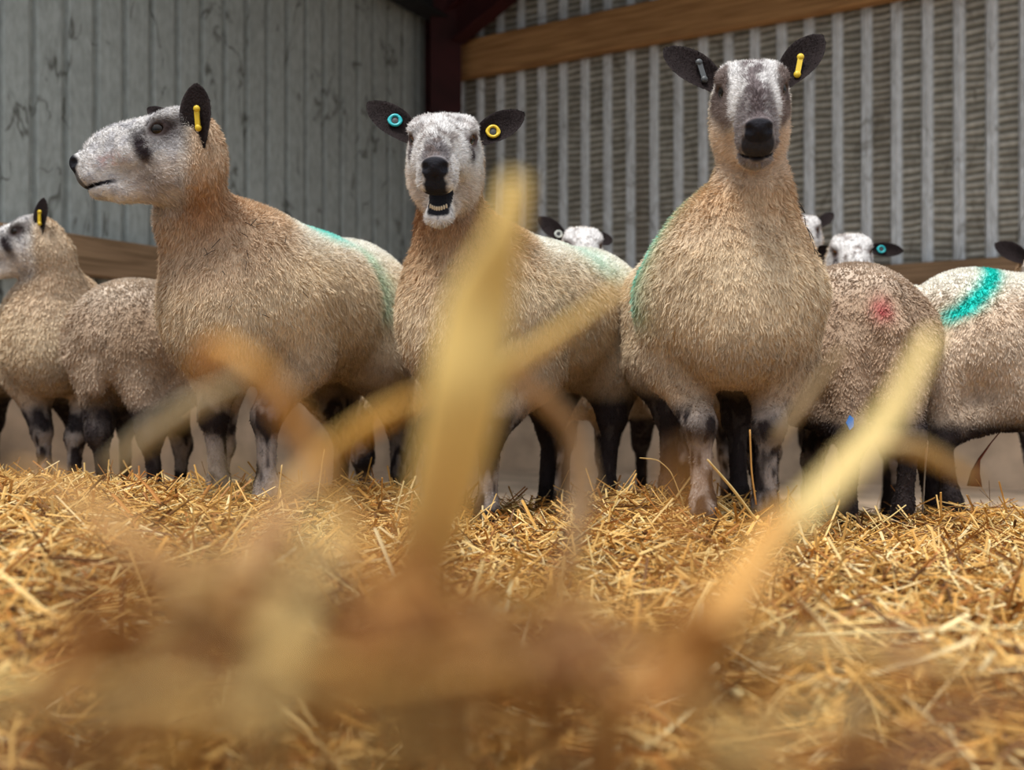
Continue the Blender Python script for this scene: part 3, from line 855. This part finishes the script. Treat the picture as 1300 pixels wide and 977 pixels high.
stalk('blurred tan straw slanting down right in front of the bleating sheep\'s belly', [(610, 450, .46, .9), (680, 495, .46, .8), (730, 545, .47, .7), (742, 640, .47, .9), (690, 800, .46, .5)], .014, A(.62, .42, .24))
stalk('blurred golden straw slanting up right towards the gap between left and middle sheep', [(360, 620, .40, .6), (420, 570, .40, .9), (480, 530, .40, 1), (535, 500, .40, .5)], .013, A(.80, .50, .13))
stalk('long blurred orange straw arching before the left sheep\'s chest', [(250, 480, .36, .3), (275, 430, .36, .7), (330, 470, .35, 1.2), (390, 560, .36, .9), (450, 680, .36, .8), (530, 860, .34, .9)], .013, A(.70, .37, .10))
stalk('pale grey-yellow blurred straw slanting across the brown sheep\'s legs at left', [(135, 595, .42, .6), (190, 550, .42, 1), (250, 510, .42, 1), (310, 480, .42, .6)], .010, A(.62, .52, .34))
stalk('large bright blurred straw leaning at the right before the brown rump', [(1182, 425, .40, .6), (1133, 520, .39, .9), (1078, 590, .38, 1.2), (1005, 660, .37, 1.2), (940, 740, .36, 1.0), (895, 840, .34, .9)], .0155, A(.86, .66, .28))
stalk('blurred tan straw reaching right across the black legs at the right', [(1070, 575, .46, .9), (1150, 560, .48, .9), (1240, 610, .50, .5)], .014, A(.66, .47, .22))
stalk('thin blurred tan straw crossing the tall sheep\'s right foreleg', [(985, 560, .60, .9), (1030, 500, .60, .9), (1070, 440, .60, .4)], .013, A(.50, .36, .20))
stalk('broad blurred brown straw lying low at the left front', [(30, 600, .34, .6), (120, 640, .32, 1), (220, 720, .30, 1.2), (330, 800, .28, 1.2), (420, 900, .27, 1)], .013, A(.52, .29, .10))
stalk('blurred brown straw rising from the lower left towards the left sheep\'s foreleg', [(150, 900, .30, 1), (260, 790, .30, 1.2), (330, 680, .32, 1), (400, 590, .34, .7)], .011, A(.46, .26, .10))
stalk('thick dark orange blurred straw at the bottom right of centre', [(860, 900, .30, 1.1), (900, 800, .31, 1.3), (960, 700, .34, .9), (1000, 640, .36, .5)], .011, A(.62, .33, .09))
stalk('blurred brown straw lying low across the bottom right', [(640, 860, .30, .8), (780, 830, .30, 1.1), (900, 880, .29, 1)], .014, A(.58, .34, .13))
stalk('pale blurred straw lying low at the bottom near the right corner', [(930, 830, .34, .8), (1060, 810, .34, 1), (1220, 850, .36, 1)], .010, A(.72, .52, .22))
stalk('blurred golden straw lying low at the bottom left corner', [(-20, 870, .36, 1), (110, 850, .36, 1.2), (210, 790, .36, .6)], .012, A(.72, .55, .20))
stalk('dark blurred straw standing low between the left sheep and the orange straw', [(300, 900, .30, 1.2), (290, 800, .30, 1), (270, 690, .31, .6)], .012, A(.36, .20, .09))
stalk('thin upright orange stalk in front of the tall sheep\'s left foreleg', [(960, 640, 2.35), (954, 600, 2.35), (952, 545, 2.35)], .009, A(.62, .33, .10))
stalk('bent pale stalk leaning at the tall sheep\'s right front hoof', [(960, 660, 2.3, 1), (930, 620, 2.3, 1.2), (898, 583, 2.3, .8)], .011, A(.85, .65, .30))
stalk('thin curved stalk standing by the tall sheep\'s hind hoof', [(868, 640, 2.4, 1), (852, 598, 2.4, .8), (835, 583, 2.4, .7), (812, 581, 2.4, .5)], .007, A(.78, .60, .28))
stalk('upright pale stalk standing behind the black leg at the right', [(1171, 650, 3.0, .9), (1174, 600, 3.0, .7), (1177, 560, 3.0, 1.3), (1174, 542, 3.0, .9)], .012, A(.55, .46, .36))
stalk('pale stalk slanting up right before the black hooves at the right', [(1098, 678, 2.5), (1125, 660, 2.5), (1150, 641, 2.5)], .009, A(.86, .68, .30))
stalk('dark orange stalk slanting by the brown sheep\'s hoof at left', [(205, 640, 2.3, 1.2), (190, 620, 2.35), (172, 602, 2.4, .8)], .012, A(.50, .22, .06))
stalk('upright stalk standing right of the left sheep\'s foreleg', [(352, 640, 2.4), (358, 590, 2.4)], .010, A(.75, .52, .22))
stalk('pale stalk rising by the left sheep\'s hind hooves', [(402, 640, 2.35), (412, 570, 2.4)], .007, A(.82, .62, .28))
stalk('golden stalk leaning by the bleating sheep\'s hind hoof', [(772, 660, 2.5), (785, 630, 2.5), (783, 622, 2.5)], .010, A(.80, .58, .22))
stalk('long pale stalk lying level at the lower right', [(1010, 805, 1.25), (1130, 800, 1.25), (1300, 795, 1.3)], .008, A(.90, .76, .42))

# ------------------------------------------------------------------ small scraps
mb = MB()
a0 = P(1264, 563, 3.22)
v_, q_, t_ = tube_vq([P(1276, 540, 3.2), P(1258, 562, 3.2), P(1243, 583, 3.2), P(1238, 600, 3.2), P(1237, 617, 3.2)], [.004, .005, .011, .017, .022], 8, .4); mb.add(v_, q_, t_)
o = mb.build('twine_scrap', M_RUST, None, True); tag(o, 'rust-red curved scrap hanging below the teal-striped sheep\'s belly', 'scrap')
mb = MB()
c = P(1079, 536, 2.90)
v_ = np.array([c + A(-.010, 0, -.002), c + A(0, 0, .02), c + A(.011, 0, .012), c + A(.011, 0, -.012), c + A(0, 0, -.022)])
v_ = np.concatenate([v_, v_ + A(0, .006, 0)])
mb.add(v_, [(i, (i + 1) % 5, 5 + (i + 1) % 5, 5 + i) for i in range(5)], [(0, 2, 1), (0, 3, 2), (0, 4, 3), (5, 6, 7), (5, 7, 8), (5, 8, 9)])
o = mb.build('plastic_tag', M_BLUE); tag(o, 'small bright blue plastic tag at the lower edge of the brown sheep\'s fleece', 'tag')

# ------------------------------------------------------------------ the shed
C0 = A(-.63, 9.0)                       # corner
DL = A(-.5022, -.8648); DR = A(.8648, -.5022)     # along the left / right wall away from the corner
NL = A(.8648, -.5022); NR = A(-.5022, -.8648)     # inward normals
FLOOR = -.27
def wallmat(name, base, dirt, streak, ridge=False):
    m = bpy.data.materials.new(name); m.use_nodes = True
    nt = m.node_tree; N = nt.nodes; L = nt.links; b = N['Principled BSDF']
    b.inputs['Roughness'].default_value = .6; b.inputs['Specular IOR Level'].default_value = .25
    at = N.new('ShaderNodeAttribute'); at.attribute_name = 'Col'
    tc = N.new('ShaderNodeTexCoord')
    # cobweb-like dirt lines: thin contour of a stretched noise
    mp = N.new('ShaderNodeMapping'); mp.inputs['Scale'].default_value = (1, 1, .45)
    L.new(tc.outputs['Object'], mp.inputs[0])
    n1 = N.new('ShaderNodeTexNoise'); n1.inputs['Scale'].default_value = 2.6; n1.inputs['Detail'].default_value = 4; n1.inputs['Distortion'].default_value = .6
    L.new(mp.outputs[0], n1.inputs['Vector'])
    s1 = N.new('ShaderNodeMath'); s1.operation = 'SUBTRACT'; s1.inputs[1].default_value = .5; L.new(n1.outputs['Fac'], s1.inputs[0])
    ab = N.new('ShaderNodeMath'); ab.operation = 'ABSOLUTE'; L.new(s1.outputs[0], ab.inputs[0])
    mr = N.new('ShaderNodeMapRange'); mr.inputs['From Min'].default_value = 0; mr.inputs['From Max'].default_value = .020
    mr.inputs['To Min'].default_value = streak; mr.inputs['To Max'].default_value = 0; L.new(ab.outputs[0], mr.inputs['Value'])
    n3 = N.new('ShaderNodeTexNoise'); n3.inputs['Scale'].default_value = 5; n3.inputs['Detail'].default_value = 3; L.new(tc.outputs['Object'], n3.inputs['Vector'])
    mr3 = N.new('ShaderNodeMapRange'); mr3.inputs['From Min'].default_value = .44; mr3.inputs['From Max'].default_value = .56; L.new(n3.outputs['Fac'], mr3.inputs['Value'])
    mu = N.new('ShaderNodeMath'); mu.operation = 'MULTIPLY'; L.new(mr.outputs[0], mu.inputs[0]); L.new(mr3.outputs[0], mu.inputs[1])
    n2 = N.new('ShaderNodeTexNoise'); n2.inputs['Scale'].default_value = 30; n2.inputs['Detail'].default_value = 6; L.new(mp.outputs[0], n2.inputs['Vector'])
    m2 = N.new('ShaderNodeMapRange'); m2.inputs['From Min'].default_value = .35; m2.inputs['From Max'].default_value = .7; m2.inputs['To Min'].default_value = 0; m2.inputs['To Max'].default_value = .32
    L.new(n2.outputs['Fac'], m2.inputs['Value'])
    mxf = N.new('ShaderNodeMath'); mxf.operation = 'MAXIMUM'; L.new(mu.outputs[0], mxf.inputs[0]); L.new(m2.outputs[0], mxf.inputs[1])
    mx = N.new('ShaderNodeMix'); mx.data_type = 'RGBA'
    L.new(mxf.outputs[0], mx.inputs['Factor']); L.new(at.outputs['Color'], mx.inputs[6]); mx.inputs[7].default_value = (*dirt, 1)
    L.new(mx.outputs[2], b.inputs['Base Color'])
    return m
M_WL = wallmat('painted_cladding', None, (.07, .07, .055), .85)
M_WR = wallmat('dirty_cladding', None, (.10, .085, .06), .6)

def cladding(name, o, du, nin, length, z0, z1, prof, colf, mt, dz, ripple=0):
    """corrugated sheet: prof(u) -> inward offset"""
    us = []
    k = 0
    while k * .2 < length:
        b0 = k * .2
        us += [b0 + t for t in (0, .02, .06, .10, .128, .136, .146, .154, .164, .172, .184, .192)]
        k += 1
    us = np.array(us); zs = np.arange(z0, z1 + dz, dz)
    U, Z = np.meshgrid(us, zs, indexing='ij')
    off = prof(U % .2)
    pan = ((U % .2) < .130) & ((U % .2) > .001)
    if ripple:
        pp = np.stack([U, Z, U * 0], -1).reshape(-1, 3)
        ph = (vnoise(pp, 6, 77) * 1.6 + vnoise(np.stack([np.floor(U / .2).ravel() * 3.1, Z.ravel() * 3, U.ravel() * 0], -1), 1., 78) * 2.2).reshape(U.shape)
        off = off + ripple * (.5 + .5 * np.sin(Z / .052 * 2 * pi + ph * 2.0)) * pan
    X = o[0] + du[0] * U + nin[0] * off; Y = o[1] + du[1] * U + nin[1] * off
    V = np.stack([X, Y, Z], -1).reshape(-1, 3)
    m, n = U.shape
    i, j = np.meshgrid(np.arange(m - 1), np.arange(n - 1), indexing='ij'); b = (i * n + j).ravel()
    Q = np.stack([b, b + n, b + n + 1, b + 1], -1)
    col = colf(U.ravel(), Z.ravel(), V, (off / max(ripple, 1e-6)).ravel(), pan.ravel())
    ob = mesh_np(name, V, [Q], mt, None, False, col)
    tag(ob, kind='structure')
    return ob
def prL(u): return -.030 * sstep(.130, .146, u) * (1 - sstep(.172, .190, u))
def prR(u): return .034 * sstep(.130, .146, u) * (1 - sstep(.172, .190, u)) - .008 * sstep(.152, .158, u) * (1 - sstep(.160, .168, u))
def colL(U, Z, V, r, pan):
    c = np.tile(A(.45, .49, .48), (len(U), 1)) * (.9 + .2 * fbm(V, 2, 8, 2))[:, None]
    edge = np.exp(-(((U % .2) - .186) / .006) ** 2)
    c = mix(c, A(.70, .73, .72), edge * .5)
    g = np.exp(-(((U % .2) - .150) / .014) ** 2)  # groove shade and the pale fold line above are put into the colour
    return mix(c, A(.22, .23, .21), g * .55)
def colR(U, Z, V, r, pan):
    c = np.tile(A(.76, .79, .82), (len(U), 1))
    n1 = vnoise(np.stack([U * 8, Z * 22, U * 0], -1), 1, 14)
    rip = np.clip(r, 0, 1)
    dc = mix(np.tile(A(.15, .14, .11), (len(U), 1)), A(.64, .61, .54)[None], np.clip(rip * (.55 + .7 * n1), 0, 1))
    pidx = np.floor(U / .2)
    br = (hash3(pidx.astype(np.int64), 3 + 0 * pidx.astype(np.int64), 5 + 0 * pidx.astype(np.int64), 9) > .8) * .55 * vnoise(np.stack([U * 4, Z * 1.2, U * 0], -1), 1, 16)
    dc = mix(dc, A(.15, .10, .065), br)
    c = np.where(pan[:, None], dc, c)
    ed = np.exp(-(((U % .2) - .157) / .004) ** 2)  # dark line painted down each rib, stands for the shadow in its crease
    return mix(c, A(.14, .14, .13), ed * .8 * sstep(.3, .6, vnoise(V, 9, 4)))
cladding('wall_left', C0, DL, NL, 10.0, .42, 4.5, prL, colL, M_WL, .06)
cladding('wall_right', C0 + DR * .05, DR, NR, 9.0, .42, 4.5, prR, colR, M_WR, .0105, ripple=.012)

M_CONC = mat('stained_concrete', (.58, .44, .32), .9, noise=(3.5, .6, 1.2), bump=(25, .3))
M_FLOORC = mat('dirty_floor', (.58, .44, .32), .9, noise=(4, .65, 1.2), bump=(30, .3))
M_ROOF = mat('roof_sheet', (.05, .05, .05), .8)
for nm, du, nin, ln in (('wall_left_base', DL, NL, 10.), ('wall_right_base', DR, NR, 9.)):
    mb = MB()
    c = C0 + du * ln / 2 + nin * .02
    v_, q_ = box_vq((*c, (.50 + FLOOR) / 2), [(*du, 0), (*nin, 0), (0, 0, 1)], (ln / 2, .07, (.50 - FLOOR) / 2)); mb.add(v_, q_)
    o = mb.build(nm, M_CONC); tag(o, kind='structure')
mb = MB()
V = np.array([(-6, -2, FLOOR), (9, -2, FLOOR), (9, 9.6, FLOOR), (-6, 9.6, FLOOR)]); V = np.concatenate([V, V - A(0, 0, .1)])
mb.add(V, [(0, 1, 2, 3), (7, 6, 5, 4), (0, 4, 5, 1), (1, 5, 6, 2), (2, 6, 7, 3), (3, 7, 4, 0)])
o = mb.build('floor', M_FLOORC); tag(o, kind='structure')

# timber: wood grain
def woodmat(name, c1, c2):
    m = bpy.data.materials.new(name); m.use_nodes = True
    nt = m.node_tree; N = nt.nodes; L = nt.links; b = N['Principled BSDF']; b.inputs['Roughness'].default_value = .75; b.inputs['Specular IOR Level'].default_value = .2
    tc = N.new('ShaderNodeTexCoord'); mp = N.new('ShaderNodeMapping'); mp.inputs['Scale'].default_value = (.8, 8, 14)
    L.new(tc.outputs['Object'], mp.inputs[0])
    nz = N.new('ShaderNodeTexNoise'); nz.inputs['Scale'].default_value = 3; nz.inputs['Detail'].default_value = 6; nz.inputs['Distortion'].default_value = .5
    L.new(mp.outputs[0], nz.inputs['Vector'])
    cr = N.new('ShaderNodeValToRGB'); cr.color_ramp.elements[0].position = .35; cr.color_ramp.elements[1].position = .65
    cr.color_ramp.elements[0].color = (*c1, 1); cr.color_ramp.elements[1].color = (*c2, 1)
    L.new(nz.outputs['Fac'], cr.inputs[0]); L.new(cr.outputs[0], b.inputs['Base Color'])
    return m
M_TIM = woodmat('timber_rail', (.30, .15, .06), (.50, .27, .11))
M_TIM2 = woodmat('timber_rail_dull', (.20, .125, .07), (.34, .22, .13))
def rail(name, du, nin, t0, t1, z0, z1, m, off=.09, label=None):
    # built along local x so the grain runs with it
    c = C0 + du * (t0 + t1) / 2 + nin * off
    L_ = (t1 - t0) / 2; h = (z1 - z0) / 2
    bvl = .008
    prof = [(-.05, -h + bvl), (-.05 + bvl, -h), (.05 - bvl, -h), (.05, -h + bvl), (.05, h - bvl), (.05 - bvl, h), (-.05 + bvl, h), (-.05, h - bvl)]
    V = [(x, a, b) for x in np.linspace(-L_, L_, 24) for a, b in prof]
    V = np.array(V); V[:, 2] += .004 * np.sin(V[:, 0] * 2.1 + 1); V[:, 1] += .003 * np.sin(V[:, 0] * 3.3)
    Q = [(i * 8 + k, i * 8 + (k + 1) % 8, i * 8 + 8 + (k + 1) % 8, i * 8 + 8 + k) for i in range(23) for k in range(8)]
    mb = MB(); mb.add(V, Q, [(0, k + 1, k) for k in range(1, 7)] + [(184, 184 + k, 184 + k + 1) for k in range(1, 7)])
    o = mb.build(name, m); o.location = (*c, (z0 + z1) / 2); o.rotation_euler = (0, 0, math.atan2(du[1], du[0]))
    tag(o, label, None, kind='structure'); return o
rail('timber_rail', DR, NR, .15, 9., 3.06, 3.38, M_TIM, label='high orange-brown timber rail across the right wall')
rail('timber_rail', DR, NR, .15, 9., 1.02, 1.24, M_TIM2, label='low timber rail across the right wall behind the sheep')
rail('timber_rail', DL, NL, .15, 10., 1.02, 1.24, M_TIM2, label='low weathered timber rail across the left wall')
# steel post in the corner, eaves beam and rafter
def hbeam(name, a, b, w, d, m, side, label):
    a = A(*a); b = A(*b); ax = nrm(b - a); side = nrm(A(*side) - ax * (A(*side) @ ax)); up = np.cross(ax, side)
    mb = MB(); L_ = np.linalg.norm(b - a) / 2; c = (a + b) / 2
    for (oo, hs_) in ((up * (d / 2), (L_, w / 2, .008)), (-up * (d / 2), (L_, w / 2, .008)), (0 * up, (L_, .006, d / 2))):
        v_, q_ = box_vq(c + oo, [ax, side, up], hs_); mb.add(v_, q_)
    o = mb.build(name, m); tag(o, label, None, kind='structure'); return o
pc = C0 + DL * .06 + NL * .17 + DR * .06
hbeam('steel_post', (C0[0] + .04, C0[1] - .32, FLOOR), (C0[0] + .04, C0[1] - .32, 4.6), .26, .30, M_STEEL, (1, .25, 0), 'dark red steel post in the shed corner')
pr = C0 + DR * 4.2 + NR * .30
hbeam('steel_rafter', (C0[0] + .12, C0[1] - .42, 3.42), (C0[0] + .12 + DR[0] * 5, C0[1] - .42 + DR[1] * 5, 6.0), .16, .26, M_STEEL, (DR[1], -DR[0], 0), 'dark red steel rafter rising right from the corner')
e0 = C0 + NL * .22 + DL * .1; e1 = C0 + NL * .22 + DL * 3.0
hbeam('eaves_beam', (*e0, 3.86), (*e1, 3.86), .2, .7, M_DARKSTEEL, (*NL, 0), 'dark eaves beam under the roof at the left wall')
# roof over the back of the shed; unseen, front edge set so the backs are lit and the corner dims
mb = MB()
ysplit = 4.4
zr = lambda x, y: 4.30 + .0 * x
V = np.array([(-6, ysplit, 4.45), (9, ysplit, 4.45), (9, 10.5, 4.25), (-6, 10.5, 4.25)]); V = np.concatenate([V, V + A(0, 0, .06)])
mb.add(V, [(3, 2, 1, 0), (4, 5, 6, 7), (0, 1, 5, 4), (1, 2, 6, 5), (2, 3, 7, 6), (3, 0, 4, 7)])
o = mb.build('ceiling', M_ROOF); tag(o, kind='structure')

# ------------------------------------------------------------------ light
w = bpy.data.worlds.new('sky'); SC.world = w; w.use_nodes = True
nt = w.node_tree; N = nt.nodes; L = nt.links; bg = N['Background']
tc = N.new('ShaderNodeTexCoord'); sp = N.new('ShaderNodeSeparateXYZ'); L.new(tc.outputs['Generated'], sp.inputs[0])
mr = N.new('ShaderNodeMapRange'); mr.inputs['From Min'].default_value = -.1; mr.inputs['From Max'].default_value = .9
mr.inputs['To Min'].default_value = .22; mr.inputs['To Max'].default_value = 1.7
L.new(sp.outputs['Z'], mr.inputs['Value']); L.new(mr.outputs[0], bg.inputs['Strength'])
bg.inputs['Color'].default_value = (.90, .95, 1.0, 1)
sun = bpy.data.lights.new('sun', 'SUN'); sun.energy = 3.3; sun.angle = R(14); sun.color = (1, .95, .86)
so = bpy.data.objects.new('sun', sun); link(so)
so.rotation_euler = (R(17), R(-12), 0)

# ------------------------------------------------------------------ camera
cam = bpy.data.cameras.new('camera'); co = bpy.data.objects.new('camera', cam); link(co)
co.location = (0, 0, CH); co.rotation_euler = (pi / 2, 0, 0)
cam.sensor_width = 36; cam.lens = 36 * F / 1300
cam.shift_y = (CY - 488.5) / 1300
cam.clip_start = .02
cam.dof.use_dof = True; cam.dof.focus_distance = 2.62; cam.dof.aperture_fstop = 2.2
SC.camera = co
SC.view_settings.view_transform = 'Standard'; SC.view_settings.look = 'None'
SC.view_settings.gamma = 1; SC.view_settings.exposure = 0; SC.view_settings.use_curve_mapping = False
SC.cycles.use_denoising = True
SC.cycles.max_bounces = 6; SC.cycles.diffuse_bounces = 3
print('script done', round(time.time() - T0, 1))
